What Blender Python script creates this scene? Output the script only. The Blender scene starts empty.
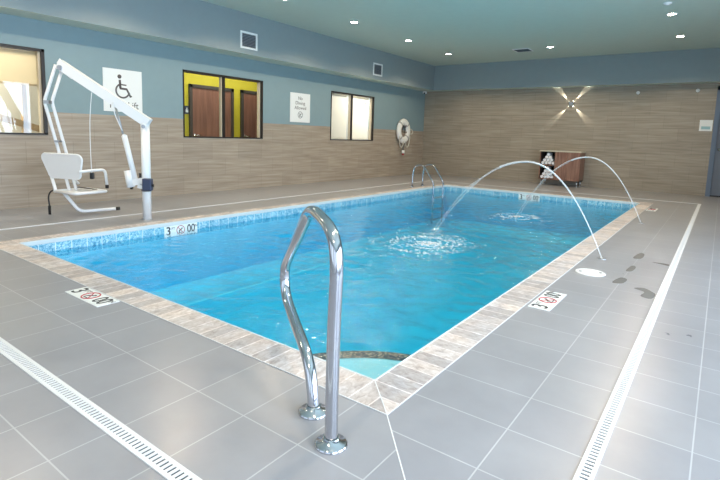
import bpy, math, random
from mathutils import Vector, Matrix
random.seed(7)
S = bpy.context.scene
COL = S.collection
PI = math.pi

# ------------------------------------------------------------------ dimensions (metres)
W, L = 4.149, 9.055            # pool, x from -W to 0, y from 0 to L
CW = .2045                     # coping width
XW, YF = -6.460, 11.945        # left wall, far wall
XR, YN = 3.6, -3.9             # right wall, near wall
HS, HC = 2.551, 3.272          # soffit underside, ceiling
HT = 1.326                     # top of the tiled wainscot
XS, YS = -6.005, 11.640        # soffit faces
WZ = -.125                     # water level

# ------------------------------------------------------------------ helpers
def link(o, parent=None):
    COL.objects.link(o)
    if parent is not None: o.parent = parent
    return o

def tag(o, label=None, cat=None, group=None, kind=None):
    if label: o['label'] = label
    if cat: o['category'] = cat
    if group: o['group'] = group
    if kind: o['kind'] = kind
    return o

def empty(name, loc=(0, 0, 0), rz=0, label=None, cat=None, group=None, kind=None):
    o = bpy.data.objects.new(name, None)
    o.empty_display_size = .1
    o.location = loc; o.rotation_euler = (0, 0, rz)
    link(o)
    return tag(o, label, cat, group, kind)

def copy_tree(o, parent=None):
    c = o.copy(); COL.objects.link(c)
    if parent is not None: c.parent = parent
    for ch in list(o.children): copy_tree(ch, c)
    return c

class MB:
    def __init__(s): s.v = []; s.f = []; s.m = []; s.s = []
    def add(s, vs, fs, mi=0, sm=False):
        b = len(s.v); s.v += [tuple(v) for v in vs]
        for f in fs: s.f.append(tuple(b + i for i in f)); s.m.append(mi); s.s.append(sm)
        return s
    def box(s, a, b, mi=0, bev=0):
        x0, x1 = sorted((a[0], b[0])); y0, y1 = sorted((a[1], b[1])); z0, z1 = sorted((a[2], b[2]))
        if bev:
            e = bev; P = []; F = []
            def idx(): return len(P)
            rings = [(z0, e), (z0 + e, 0), (z1 - e, 0), (z1, e)]
            for z, d in rings:
                c = e if d == 0 else e
                q = [(x0 + d + c, y0 + d), (x1 - d - c, y0 + d), (x1 - d, y0 + d + c), (x1 - d, y1 - d - c),
                     (x1 - d - c, y1 - d), (x0 + d + c, y1 - d), (x0 + d, y1 - d - c), (x0 + d, y0 + d + c)]
                P += [(x, y, z) for x, y in q]
            for r in range(3):
                for i in range(8):
                    j = (i + 1) % 8
                    F.append((r * 8 + i, r * 8 + j, r * 8 + 8 + j, r * 8 + 8 + i))
            F.append(tuple(range(7, -1, -1))); F.append(tuple(range(24, 32)))
            return s.add(P, F, mi)
        vs = [(x0, y0, z0), (x1, y0, z0), (x1, y1, z0), (x0, y1, z0), (x0, y0, z1), (x1, y0, z1), (x1, y1, z1), (x0, y1, z1)]
        return s.add(vs, [(0, 3, 2, 1), (4, 5, 6, 7), (0, 1, 5, 4), (1, 2, 6, 5), (2, 3, 7, 6), (3, 0, 4, 7)], mi)
    def xbox(s, o, ex, ey, ez, lx, ly, lz, mi=0):
        """box centred at o with axes ex ey ez and full lengths"""
        o, ex, ey, ez = map(Vector, (o, ex, ey, ez)); vs = []
        for c in (-.5, .5):
            for a, b in ((-.5, -.5), (.5, -.5), (.5, .5), (-.5, .5)):
                vs.append(o + ex * lx * a + ey * ly * b + ez * lz * c)
        return s.add(vs, [(0, 3, 2, 1), (4, 5, 6, 7), (0, 1, 5, 4), (1, 2, 6, 5), (2, 3, 7, 6), (3, 0, 4, 7)], mi)
    def tube(s, pts, r, n=12, mi=0, cap=True, sm=True, closed=False):
        pts = [Vector(p) for p in pts]; N = len(pts)
        rs = r if isinstance(r, (list, tuple)) else [r] * N
        T = []
        for i in range(N):
            if closed: t = pts[(i + 1) % N] - pts[i - 1]
            else: t = pts[min(i + 1, N - 1)] - pts[max(i - 1, 0)]
            T.append(t.normalized())
        up = Vector((0, 0, 1)) if abs(T[0].z) < .9 else Vector((1, 0, 0))
        u = T[0].cross(up).normalized(); vs = []
        for i in range(N):
            u = (u - T[i] * u.dot(T[i])).normalized(); w = T[i].cross(u)
            for k in range(n):
                a = 2 * PI * k / n
                vs.append(pts[i] + (u * math.cos(a) + w * math.sin(a)) * rs[i])
        fs = []
        M = N if closed else N - 1
        for i in range(M):
            j = (i + 1) % N
            for k in range(n):
                l = (k + 1) % n
                fs.append((i * n + k, i * n + l, j * n + l, j * n + k))
        s.add(vs, fs, mi, sm)
        if cap and not closed:
            b = len(s.v) - len(vs)
            s.f.append(tuple(b + k for k in range(n - 1, -1, -1))); s.m.append(mi); s.s.append(False)
            s.f.append(tuple(b + (N - 1) * n + k for k in range(n))); s.m.append(mi); s.s.append(False)
        return s
    def lathe(s, prof, o=(0, 0, 0), ax=(0, 0, 1), n=24, mi=0, sm=True):
        """prof: list of (radius, height) along the axis"""
        o = Vector(o); ax = Vector(ax).normalized()
        up = Vector((0, 0, 1)) if abs(ax.z) < .9 else Vector((1, 0, 0))
        u = ax.cross(up).normalized(); w = ax.cross(u); vs = []; fs = []
        for r, h in prof:
            for k in range(n):
                a = 2 * PI * k / n
                vs.append(o + ax * h + (u * math.cos(a) + w * math.sin(a)) * max(r, 1e-4))
        for i in range(len(prof) - 1):
            for k in range(n):
                l = (k + 1) % n
                fs.append((i * n + k, i * n + l, (i + 1) * n + l, (i + 1) * n + k))
        return s.add(vs, fs, mi, sm)
    def disc(s, o, ax, r, h, n=24, mi=0):
        s.lathe([(0, 0), (r * .999, 0), (r, 0.0001), (r, h * .7), (r - h * .3, h), (0, h)], o, ax, n, mi, False)
        return s
    def ball(s, c, r, sx=1, sy=1, sz=1, nu=8, nv=6, mi=0):
        vs = []; fs = []
        for j in range(nv + 1):
            t = PI * j / nv
            for i in range(nu):
                a = 2 * PI * i / nu
                vs.append((c[0] + r * sx * math.sin(t) * math.cos(a), c[1] + r * sy * math.sin(t) * math.sin(a), c[2] + r * sz * math.cos(t)))
        for j in range(nv):
            for i in range(nu):
                k = (i + 1) % nu
                fs.append((j * nu + i, (j + 1) * nu + i, (j + 1) * nu + k, j * nu + k))
        return s.add(vs, fs, mi, True)
    def prism(s, poly, h0, h1, mi=0):
        """poly in xy extruded in z"""
        n = len(poly)
        vs = [(x, y, h0) for x, y in poly] + [(x, y, h1) for x, y in poly]
        fs = [tuple(range(n - 1, -1, -1)), tuple(range(n, 2 * n))] + [(i, (i + 1) % n, n + (i + 1) % n, n + i) for i in range(n)]
        return s.add(vs, fs, mi)
    def xform(s, M):
        s.v = [tuple(M @ Vector(v)) for v in s.v]; return s
    def build(s, name, mats, parent=None, uv=None):
        me = bpy.data.meshes.new(name)
        me.from_pydata(s.v, [], s.f)
        for m in (mats if isinstance(mats, (list, tuple)) else [mats]): me.materials.append(m)
        me.polygons.foreach_set('material_index', s.m)
        me.polygons.foreach_set('use_smooth', s.s)
        if uv:
            lay = me.uv_layers.new(name='UVMap')
            for p in me.polygons:
                for li in p.loop_indices:
                    lay.data[li].uv = uv(me.vertices[me.loops[li].vertex_index].co, p)
        me.update()
        return link(bpy.data.objects.new(name, me), parent)

def smooth_path(pts, k=6, closed=False):
    P = [Vector(p) for p in pts]; out = []; N = len(P)
    for i in range(N if closed else N - 1):
        if closed: a, b, c, d = P[i - 1], P[i], P[(i + 1) % N], P[(i + 2) % N]
        else: a, b, c, d = P[max(i - 1, 0)], P[i], P[i + 1], P[min(i + 2, N - 1)]
        for j in range(k):
            t = j / k
            out.append(.5 * ((2 * b) + (c - a) * t + (2 * a - 5 * b + 4 * c - d) * t * t + (3 * b - a - 3 * c + d) * t ** 3))
    if not closed: out.append(P[-1])
    return out

def round_path(pts, r=.05, k=5):
    """straight runs joined by rounded corners"""
    P = [Vector(p) for p in pts]; out = [P[0]]
    for i in range(1, len(P) - 1):
        a, b, c = P[i - 1], P[i], P[i + 1]
        ra = min(r, (a - b).length * .48, (c - b).length * .48)
        p0 = b + (a - b).normalized() * ra; p1 = b + (c - b).normalized() * ra
        for j in range(k + 1):
            t = j / k
            out.append(p0 * (1 - t) ** 2 + b * 2 * t * (1 - t) + p1 * t * t)
    out.append(P[-1]); return out

# ------------------------------------------------------------------ materials
def mat(name):
    m = bpy.data.materials.new(name); m.use_nodes = True
    nt = m.node_tree; nt.nodes.clear()
    out = nt.nodes.new('ShaderNodeOutputMaterial')
    b = nt.nodes.new('ShaderNodeBsdfPrincipled')
    nt.links.new(b.outputs[0], out.inputs[0])
    return m, nt, b, out
def N(nt, t, **kw):
    n = nt.nodes.new(t)
    for k, v in kw.items():
        if k.startswith('i_'): n.inputs[k[2:].replace('_', ' ')].default_value = v
        else: setattr(n, k, v)
    return n
def rgb(h):
    """sRGB 0-255 triple to linear"""
    def f(c):
        c /= 255.
        return c / 12.92 if c <= .04045 else ((c + .055) / 1.055) ** 2.4
    return (f(h[0]), f(h[1]), f(h[2]), 1)
def simple(name, c, rough=.5, metal=0, noise=.04, scale=8, bump=0, bscale=60, spec=.5):
    m, nt, b, out = mat(name)
    tc = N(nt, 'ShaderNodeTexCoord')
    no = N(nt, 'ShaderNodeTexNoise'); no.inputs['Scale'].default_value = scale; no.inputs['Detail'].default_value = 4
    nt.links.new(tc.outputs['Object'], no.inputs['Vector'])
    mx = N(nt, 'ShaderNodeMix', data_type='RGBA')
    c = rgb(c)
    mx.inputs['A'].default_value = tuple(max(0, x * (1 - noise)) for x in c[:3]) + (1,)
    mx.inputs['B'].default_value = tuple(min(1, x * (1 + noise)) for x in c[:3]) + (1,)
    nt.links.new(no.outputs['Fac'], mx.inputs['Factor'])
    nt.links.new(mx.outputs['Result'], b.inputs['Base Color'])
    b.inputs['Roughness'].default_value = rough; b.inputs['Metallic'].default_value = metal
    b.inputs['Specular IOR Level'].default_value = spec
    if bump:
        n2 = N(nt, 'ShaderNodeTexNoise'); n2.inputs['Scale'].default_value = bscale
        nt.links.new(tc.outputs['Object'], n2.inputs['Vector'])
        bp = N(nt, 'ShaderNodeBump'); bp.inputs['Strength'].default_value = bump; bp.inputs['Distance'].default_value = .002
        nt.links.new(n2.outputs['Fac'], bp.inputs['Height']); nt.links.new(bp.outputs[0], b.inputs['Normal'])
    return m
def emit(name, c, st):
    m, nt, b, out = mat(name)
    b.inputs['Base Color'].default_value = (.8, .8, .8, 1)
    b.inputs['Emission Color'].default_value = rgb(c); b.inputs['Emission Strength'].default_value = st
    return m

def ramp(nt, fac, stops):
    r = N(nt, 'ShaderNodeValToRGB'); e = r.color_ramp.elements
    while len(e) > 1: e.remove(e[0])
    e[0].position = stops[0][0]; e[0].color = stops[0][1]
    for p, c in stops[1:]:
        x = e.new(p); x.color = c
    nt.links.new(fac, r.inputs['Fac']); return r

def floor_tile_mat():
    m, nt, b, out = mat('grey_floor_tile')
    uv = N(nt, 'ShaderNodeUVMap')
    br = N(nt, 'ShaderNodeTexBrick', offset=0, squash=1)
    br.inputs['Scale'].default_value = 1; br.inputs['Brick Width'].default_value = .596; br.inputs['Row Height'].default_value = .2975
    br.inputs['Mortar Size'].default_value = .003; br.inputs['Mortar Smooth'].default_value = .2; br.inputs['Bias'].default_value = 0
    br.inputs['Color1'].default_value = rgb((151, 152, 157)); br.inputs['Color2'].default_value = rgb((147, 148, 154))
    br.inputs['Mortar'].default_value = rgb((180, 182, 186))
    nt.links.new(uv.outputs[0], br.inputs['Vector'])
    no = N(nt, 'ShaderNodeTexNoise'); no.inputs['Scale'].default_value = 2.2; no.inputs['Detail'].default_value = 6; no.inputs['Roughness'].default_value = .6
    tc = N(nt, 'ShaderNodeTexCoord'); nt.links.new(tc.outputs['Object'], no.inputs['Vector'])
    rp = ramp(nt, no.outputs['Fac'], [(.3, (.9, .9, .9, 1)), (.7, (1.07, 1.07, 1.07, 1))])
    mx = N(nt, 'ShaderNodeMix', data_type='RGBA', blend_type='MULTIPLY'); mx.inputs['Factor'].default_value = 1
    nt.links.new(br.outputs['Color'], mx.inputs['A']); nt.links.new(rp.outputs[0], mx.inputs['B'])
    nt.links.new(mx.outputs['Result'], b.inputs['Base Color'])
    rr = N(nt, 'ShaderNodeMapRange'); rr.inputs['To Min'].default_value = .22; rr.inputs['To Max'].default_value = .4
    nt.links.new(no.outputs['Fac'], rr.inputs['Value']); nt.links.new(rr.outputs[0], b.inputs['Roughness'])
    bp = N(nt, 'ShaderNodeBump'); bp.inputs['Strength'].default_value = .4; bp.inputs['Distance'].default_value = .001; bp.invert = True
    nt.links.new(br.outputs['Fac'], bp.inputs['Height']); nt.links.new(bp.outputs[0], b.inputs['Normal'])
    return m

def wall_tile_mat(name, axis, c1, c2, c3):
    """long stone-look tile with fine horizontal veining; axis = which world axis runs along the wall"""
    m, nt, b, out = mat(name)
    tc = N(nt, 'ShaderNodeTexCoord'); sp = N(nt, 'ShaderNodeSeparateXYZ'); nt.links.new(tc.outputs['Object'], sp.inputs[0])
    cb = N(nt, 'ShaderNodeCombineXYZ'); nt.links.new(sp.outputs[axis], cb.inputs[0]); nt.links.new(sp.outputs['Z'], cb.inputs[1])
    br = N(nt, 'ShaderNodeTexBrick', offset=.5, squash=1)
    br.inputs['Scale'].default_value = 1; br.inputs['Brick Width'].default_value = .61; br.inputs['Row Height'].default_value = .305
    br.inputs['Mortar Size'].default_value = .0025; br.inputs['Mortar Smooth'].default_value = .3
    br.inputs['Color1'].default_value = (.94, .94, .94, 1); br.inputs['Color2'].default_value = (1.05, 1.05, 1.05, 1)
    br.inputs['Mortar'].default_value = (.68, .68, .68, 1)
    nt.links.new(cb.outputs[0], br.inputs['Vector'])
    mp = N(nt, 'ShaderNodeMapping'); mp.inputs['Scale'].default_value = (1.3, 26, 1)
    nt.links.new(cb.outputs[0], mp.inputs['Vector'])
    no = N(nt, 'ShaderNodeTexNoise'); no.inputs['Scale'].default_value = 1.0; no.inputs['Detail'].default_value = 5; no.inputs['Distortion'].default_value = .5
    nt.links.new(mp.outputs[0], no.inputs['Vector'])
    rp = ramp(nt, no.outputs['Fac'], [(.3, rgb(c1)), (.5, rgb(c2)), (.72, rgb(c3))])
    mx = N(nt, 'ShaderNodeMix', data_type='RGBA', blend_type='MULTIPLY'); mx.inputs['Factor'].default_value = 1
    nt.links.new(rp.outputs[0], mx.inputs['A']); nt.links.new(br.outputs['Color'], mx.inputs['B'])
    nt.links.new(mx.outputs['Result'], b.inputs['Base Color'])
    b.inputs['Roughness'].default_value = .42
    bp = N(nt, 'ShaderNodeBump'); bp.inputs['Strength'].default_value = .5; bp.inputs['Distance'].default_value = .0015
    nt.links.new(no.outputs['Fac'], bp.inputs['Height']); nt.links.new(bp.outputs[0], b.inputs['Normal'])
    return m

def coping_mat():
    m, nt, b, out = mat('travertine_coping')
    uv = N(nt, 'ShaderNodeUVMap')
    br = N(nt, 'ShaderNodeTexBrick', offset=.5, squash=1)
    br.inputs['Scale'].default_value = 1; br.inputs['Brick Width'].default_value = .1022 * 2; br.inputs['Row Height'].default_value = .105
    br.offset_frequency = 2
    br.inputs['Mortar Size'].default_value = .0042; br.inputs['Mortar Smooth'].default_value = .2
    br.inputs['Color1'].default_value = (.74, .74, .76, 1); br.inputs['Color2'].default_value = (1.2, 1.17, 1.14, 1)
    br.inputs['Mortar'].default_value = (1.4, 1.4, 1.42, 1)
    br.inputs['Bias'].default_value = 0; br.offset = 0
    nt.links.new(uv.outputs[0], br.inputs['Vector'])
    tc = N(nt, 'ShaderNodeTexCoord')
    mp = N(nt, 'ShaderNodeMapping'); mp.inputs['Scale'].default_value = (.7, 1.3, 1); nt.links.new(uv.outputs[0], mp.inputs['Vector'])
    no = N(nt, 'ShaderNodeTexNoise'); no.inputs['Scale'].default_value = 24; no.inputs['Detail'].default_value = 8; no.inputs['Roughness'].default_value = .75; no.inputs['Distortion'].default_value = .8
    nt.links.new(mp.outputs[0], no.inputs['Vector'])
    rp = ramp(nt, no.outputs['Fac'], [(.3, rgb((136, 128, 126))), (.43, rgb((180, 173, 170))), (.55, rgb((198, 194, 193))), (.7, rgb((220, 219, 220)))])
    n2 = N(nt, 'ShaderNodeTexNoise'); n2.inputs['Scale'].default_value = 4; nt.links.new(uv.outputs[0], n2.inputs['Vector'])
    r2 = ramp(nt, n2.outputs['Fac'], [(.35, (.94, .96, 1, 1)), (.65, (1.06, 1.0, .95, 1))])
    mx = N(nt, 'ShaderNodeMix', data_type='RGBA', blend_type='MULTIPLY'); mx.inputs['Factor'].default_value = 1
    m2 = N(nt, 'ShaderNodeMix', data_type='RGBA', blend_type='MULTIPLY'); m2.inputs['Factor'].default_value = 1
    nt.links.new(rp.outputs[0], mx.inputs['A']); nt.links.new(br.outputs['Color'], mx.inputs['B'])
    nt.links.new(mx.outputs['Result'], m2.inputs['A']); nt.links.new(r2.outputs[0], m2.inputs['B'])
    nt.links.new(m2.outputs['Result'], b.inputs['Base Color'])
    b.inputs['Roughness'].default_value = .5
    bp = N(nt, 'ShaderNodeBump'); bp.inputs['Strength'].default_value = .5; bp.inputs['Distance'].default_value = .003
    nt.links.new(no.outputs['Fac'], bp.inputs['Height']); nt.links.new(bp.outputs[0], b.inputs['Normal'])
    return m

def waterline_mat():
    m, nt, b, out = mat('waterline_mosaic_tile')
    uv = N(nt, 'ShaderNodeUVMap')
    br = N(nt, 'ShaderNodeTexBrick', offset=0, squash=1)
    br.inputs['Scale'].default_value = 1; br.inputs['Brick Width'].default_value = .155; br.inputs['Row Height'].default_value = .155
    br.inputs['Mortar Size'].default_value = .004; br.inputs['Mortar Smooth'].default_value = .2
    br.inputs['Color1'].default_value = (.85, .9, .95, 1); br.inputs['Color2'].default_value = (1.1, 1.1, 1.1, 1)
    br.inputs['Mortar'].default_value = (0, 0, 0, 1)
    nt.links.new(uv.outputs[0], br.inputs['Vector'])
    no = N(nt, 'ShaderNodeTexNoise'); no.inputs['Scale'].default_value = 26; no.inputs['Detail'].default_value = 5; no.inputs['Distortion'].default_value = 2
    nt.links.new(uv.outputs[0], no.inputs['Vector'])
    rp = ramp(nt, no.outputs['Fac'], [(.36, rgb((84, 146, 178))), (.47, rgb((124, 182, 208))), (.57, rgb((158, 206, 222))), (.7, rgb((204, 226, 232)))])
    mx = N(nt, 'ShaderNodeMix', data_type='RGBA', blend_type='MULTIPLY'); mx.inputs['Factor'].default_value = 1
    nt.links.new(rp.outputs[0], mx.inputs['A']); nt.links.new(br.outputs['Color'], mx.inputs['B'])
    m2 = N(nt, 'ShaderNodeMix', data_type='RGBA')
    nt.links.new(br.outputs['Fac'], m2.inputs['Factor']); nt.links.new(mx.outputs['Result'], m2.inputs['A']); m2.inputs['B'].default_value = rgb((222, 234, 238))
    nt.links.new(m2.outputs['Result'], b.inputs['Base Color'])
    b.inputs['Roughness'].default_value = .15
    return m

def plaster_mat():
    m, nt, b, out = mat('blue_pool_plaster')
    tc = N(nt, 'ShaderNodeTexCoord')
    no = N(nt, 'ShaderNodeTexNoise'); no.inputs['Scale'].default_value = 3; no.inputs['Detail'].default_value = 8
    nt.links.new(tc.outputs['Object'], no.inputs['Vector'])
    rp = ramp(nt, no.outputs['Fac'], [(.3, rgb((140, 212, 234))), (.7, rgb((164, 226, 244)))])
    nt.links.new(rp.outputs[0], b.inputs['Base Color']); b.inputs['Roughness'].default_value = .7
    return m

def fresnel(nt, ior):
    """same reflectance from either side of the surface"""
    fr = N(nt, 'ShaderNodeFresnel'); ge = N(nt, 'ShaderNodeNewGeometry'); mr = N(nt, 'ShaderNodeMapRange')
    mr.inputs['To Min'].default_value = ior; mr.inputs['To Max'].default_value = 1 / ior
    nt.links.new(ge.outputs['Backfacing'], mr.inputs['Value']); nt.links.new(mr.outputs[0], fr.inputs['IOR'])
    return fr

def water_mat():
    m, nt, b, out = mat('pool_water'); nt.nodes.remove(b)
    tc = N(nt, 'ShaderNodeTexCoord')
    n1 = N(nt, 'ShaderNodeTexNoise'); n1.inputs['Scale'].default_value = 9; n1.inputs['Detail'].default_value = 3
    n2 = N(nt, 'ShaderNodeTexNoise'); n2.inputs['Scale'].default_value = 30; n2.inputs['Detail'].default_value = 2
    nt.links.new(tc.outputs['Object'], n1.inputs['Vector']); nt.links.new(tc.outputs['Object'], n2.inputs['Vector'])
    b1 = N(nt, 'ShaderNodeBump'); b1.inputs['Strength'].default_value = .8; b1.inputs['Distance'].default_value = .022
    b2 = N(nt, 'ShaderNodeBump'); b2.inputs['Strength'].default_value = .45; b2.inputs['Distance'].default_value = .006
    nt.links.new(n1.outputs['Fac'], b1.inputs['Height']); nt.links.new(n2.outputs['Fac'], b2.inputs['Height']); nt.links.new(b1.outputs[0], b2.inputs['Normal'])
    tr = N(nt, 'ShaderNodeBsdfTransparent'); tr.inputs['Color'].default_value = (1, 1, 1, 1)
    gl = N(nt, 'ShaderNodeBsdfGlossy'); gl.inputs['Roughness'].default_value = .075; gl.inputs['Color'].default_value = (1, 1, 1, 1)
    fr = fresnel(nt, 1.33)
    nt.links.new(b2.outputs[0], gl.inputs['Normal']); nt.links.new(b2.outputs[0], fr.inputs['Normal'])
    mx = N(nt, 'ShaderNodeMixShader')
    nt.links.new(fr.outputs[0], mx.inputs[0]); nt.links.new(tr.outputs[0], mx.inputs[1]); nt.links.new(gl.outputs[0], mx.inputs[2])
    nt.links.new(mx.outputs[0], out.inputs[0])
    va = N(nt, 'ShaderNodeVolumeAbsorption'); va.inputs['Color'].default_value = (.0, .90, .985, 1); va.inputs['Density'].default_value = .36
    nt.links.new(va.outputs[0], out.inputs['Volume'])
    return m

def water_body_mat():
    m, nt, b, out = mat('pool_water_side'); nt.nodes.remove(b)
    tr = N(nt, 'ShaderNodeBsdfTransparent'); tr.inputs['Color'].default_value = (1, 1, 1, 1)
    nt.links.new(tr.outputs[0], out.inputs[0])
    va = N(nt, 'ShaderNodeVolumeAbsorption'); va.inputs['Color'].default_value = (.0, .90, .985, 1); va.inputs['Density'].default_value = .36
    nt.links.new(va.outputs[0], out.inputs['Volume'])
    return m

def glass_mat(name, tint=(.95, .97, .96, 1), refl=1.5):
    m, nt, b, out = mat(name); nt.nodes.remove(b)
    tr = N(nt, 'ShaderNodeBsdfTransparent'); tr.inputs['Color'].default_value = tint
    gl = N(nt, 'ShaderNodeBsdfGlossy'); gl.inputs['Roughness'].default_value = .01
    fr = fresnel(nt, refl)
    mx = N(nt, 'ShaderNodeMixShader')
    nt.links.new(fr.outputs[0], mx.inputs[0]); nt.links.new(tr.outputs[0], mx.inputs[1]); nt.links.new(gl.outputs[0], mx.inputs[2])
    nt.links.new(mx.outputs[0], out.inputs[0])
    return m

def spray_mat(name, alpha):
    m, nt, b, out = mat(name)
    tc = N(nt, 'ShaderNodeTexCoord')
    no = N(nt, 'ShaderNodeTexNoise'); no.inputs['Scale'].default_value = 14; no.inputs['Detail'].default_value = 3
    nt.links.new(tc.outputs['Object'], no.inputs['Vector'])
    mr = N(nt, 'ShaderNodeMapRange'); mr.inputs['To Min'].default_value = alpha * .7; mr.inputs['To Max'].default_value = min(1, alpha * 1.3)
    nt.links.new(no.outputs['Fac'], mr.inputs['Value']); nt.links.new(mr.outputs[0], b.inputs['Alpha'])
    b.inputs['Base Color'].default_value = (.92, .96, .98, 1); b.inputs['Roughness'].default_value = .12
    return m

def shade_mat(name, c):
    m, nt, b, out = mat(name); b.inputs['Base Color'].default_value = rgb(c); b.inputs['Roughness'].default_value = .8
    tc = N(nt, 'ShaderNodeTexCoord'); no = N(nt, 'ShaderNodeTexNoise'); no.inputs['Scale'].default_value = 250
    nt.links.new(tc.outputs['Object'], no.inputs['Vector'])
    bp = N(nt, 'ShaderNodeBump'); bp.inputs['Strength'].default_value = .1; bp.inputs['Distance'].default_value = .0005; nt.links.new(no.outputs['Fac'], bp.inputs['Height']); nt.links.new(bp.outputs[0], b.inputs['Normal'])
    tl = N(nt, 'ShaderNodeBsdfTranslucent'); tl.inputs['Color'].default_value = rgb(c)
    mx = N(nt, 'ShaderNodeMixShader'); mx.inputs[0].default_value = .55
    nt.links.new(b.outputs[0], mx.inputs[1]); nt.links.new(tl.outputs[0], mx.inputs[2]); nt.links.new(mx.outputs[0], out.inputs[0])
    return m

def wood_mat(name, c1, c2, axis=(30, 30, 2)):
    m, nt, b, out = mat(name)
    tc = N(nt, 'ShaderNodeTexCoord'); mp = N(nt, 'ShaderNodeMapping'); mp.inputs['Scale'].default_value = axis
    nt.links.new(tc.outputs['Object'], mp.inputs['Vector'])
    no = N(nt, 'ShaderNodeTexNoise'); no.inputs['Scale'].default_value = 1; no.inputs['Detail'].default_value = 5; no.inputs['Distortion'].default_value = .4
    nt.links.new(mp.outputs[0], no.inputs['Vector'])
    rp = ramp(nt, no.outputs['Fac'], [(.3, rgb(c1)), (.7, rgb(c2))])
    nt.links.new(rp.outputs[0], b.inputs['Base Color']); b.inputs['Roughness'].default_value = .4
    return m

M = {}
M['floor'] = floor_tile_mat()
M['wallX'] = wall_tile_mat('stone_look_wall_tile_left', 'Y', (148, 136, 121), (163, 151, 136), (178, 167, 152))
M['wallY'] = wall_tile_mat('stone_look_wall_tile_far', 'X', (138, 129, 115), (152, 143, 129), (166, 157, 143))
M['coping'] = coping_mat(); M['wline'] = waterline_mat(); M['plaster'] = plaster_mat(); M['water'] = water_mat()
M['blue'] = simple('blue_wall_paint', (130, 154, 161), .55, bump=.1)
M['fascia'] = simple('blue_soffit_paint', (136, 150, 154), .55, bump=.1)
M['ceil'] = simple('sage_ceiling_paint', (198, 212, 202), .6, bump=.1)
M['white'] = simple('white_powder_coat', (236, 238, 240), .3, noise=.01)
M['signwhite'] = simple('white_sign_plastic', (232, 236, 236), .4, noise=.01)
M['grey'] = simple('grey_print', (92, 88, 88), .5)
M['black'] = simple('black_plastic', (26, 26, 28), .4)
M['ink'] = simple('black_print', (34, 36, 42), .5)
M['red'] = simple('red_print', (176, 44, 60), .5)
M['bronze'] = simple('dark_bronze_frame', (50, 46, 44), .35, .3)
M['stop'] = simple('beige_window_stop', (205, 190, 165), .5)
M['steel'] = simple('polished_stainless_steel', (196, 199, 206), .12, 1, .01)
M['chrome'] = simple('chrome', (200, 202, 205), .12, 1)
M['navy'] = simple('navy_plastic_box', (52, 62, 88), .4)
M['drain'] = simple('white_drain_plastic', (222, 224, 226), .4, noise=.01)
M['slot'] = simple('dark_drain_channel', (60, 64, 70), .8)
M['yellow'] = simple('yellow_hallway_paint', (198, 184, 44), .6)
M['doorwood'] = wood_mat('brown_door_veneer', (118, 78, 64), (148, 104, 86), (20, 20, 1.5))
M['doorframe'] = simple('dark_grey_door_frame', (70, 62, 56), .5)
M['blind'] = shade_mat('cream_roller_shade', (236, 230, 218))
M['blind2'] = shade_mat('beige_roller_shade', (222, 204, 172))
M['cream'] = simple('cream_exterior_wall', (238, 230, 212), .8, noise=.12, scale=3)
M['reflbar'] = wood_mat('pale_reflection_bar', (176, 142, 98), (206, 176, 132), (8, 8, 8))  # colour of the added bars that imitate window reflections
M['cabwood'] = wood_mat('brown_cabinet_laminate', (110, 78, 66), (150, 116, 100), (26, 26, 2))
M['cabtop'] = simple('pale_cabinet_top', (200, 196, 180), .35)
M['cabdark'] = simple('dark_cabinet_inside', (52, 46, 44), .7)
M['towel'] = simple('white_terry_towel', (236, 238, 244), .95, noise=.05, scale=40, bump=.8, bscale=220)
M['alu'] = simple('brushed_aluminium', (180, 184, 190), .35, .9)
M['doorgrey'] = simple('grey_painted_door', (104, 112, 126), .45)
M['dframeblue'] = simple('blue_grey_door_frame', (98, 114, 136), .45)
M['ventgrey'] = simple('grey_vent_cavity', (96, 104, 112), .7)
M['ring'] = simple('white_ring_foam', (235, 236, 232), .5)
M['bandgrey'] = simple('pale_grey_band', (176, 178, 176), .6)
M['rope'] = simple('off_white_rope', (206, 202, 190), .8, bump=.6, bscale=150)
M['wet'] = simple('wet_floor_film', (126, 124, 122), .12, noise=.1)
M['waterbody'] = water_body_mat()
M['lens'] = emit('downlight_lens', (255, 240, 214), 60)
M['beam'] = emit('sconce_lens', (255, 246, 220), 12)
M['wglass'] = glass_mat('window_glass')
M['jet'] = spray_mat('jet_water', .42); M['spray'] = spray_mat('breaking_water', .15); M['foam'] = spray_mat('white_foam', .6)
m_, nt_, b_, o_n = mat('step_tile_and_reflections')
tc_ = N(nt_, 'ShaderNodeTexCoord'); no_ = N(nt_, 'ShaderNodeTexNoise'); no_.inputs['Scale'].default_value = 55; no_.inputs['Detail'].default_value = 3
nt_.links.new(tc_.outputs['Object'], no_.inputs['Vector'])
nt_.links.new(ramp(nt_, no_.outputs['Fac'], [(.42, rgb((16, 40, 66))), (.52, rgb((44, 70, 92))), (.58, rgb((150, 120, 96))), (.66, rgb((205, 196, 180)))]).outputs[0], b_.inputs['Base Color'])  # dark nosing tile; brown and pale specks paint in broken reflections
b_.inputs['Roughness'].default_value = .3
M['nosing'] = m_
M['lip'] = simple('pale_tile_edge', (212, 218, 220), .4)
M['cardblue'] = simple('pale_blue_print', (150, 190, 200), .5)
M['roomwhite'] = simple('neutral_wall_paint', (188, 190, 190), .7)

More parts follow.
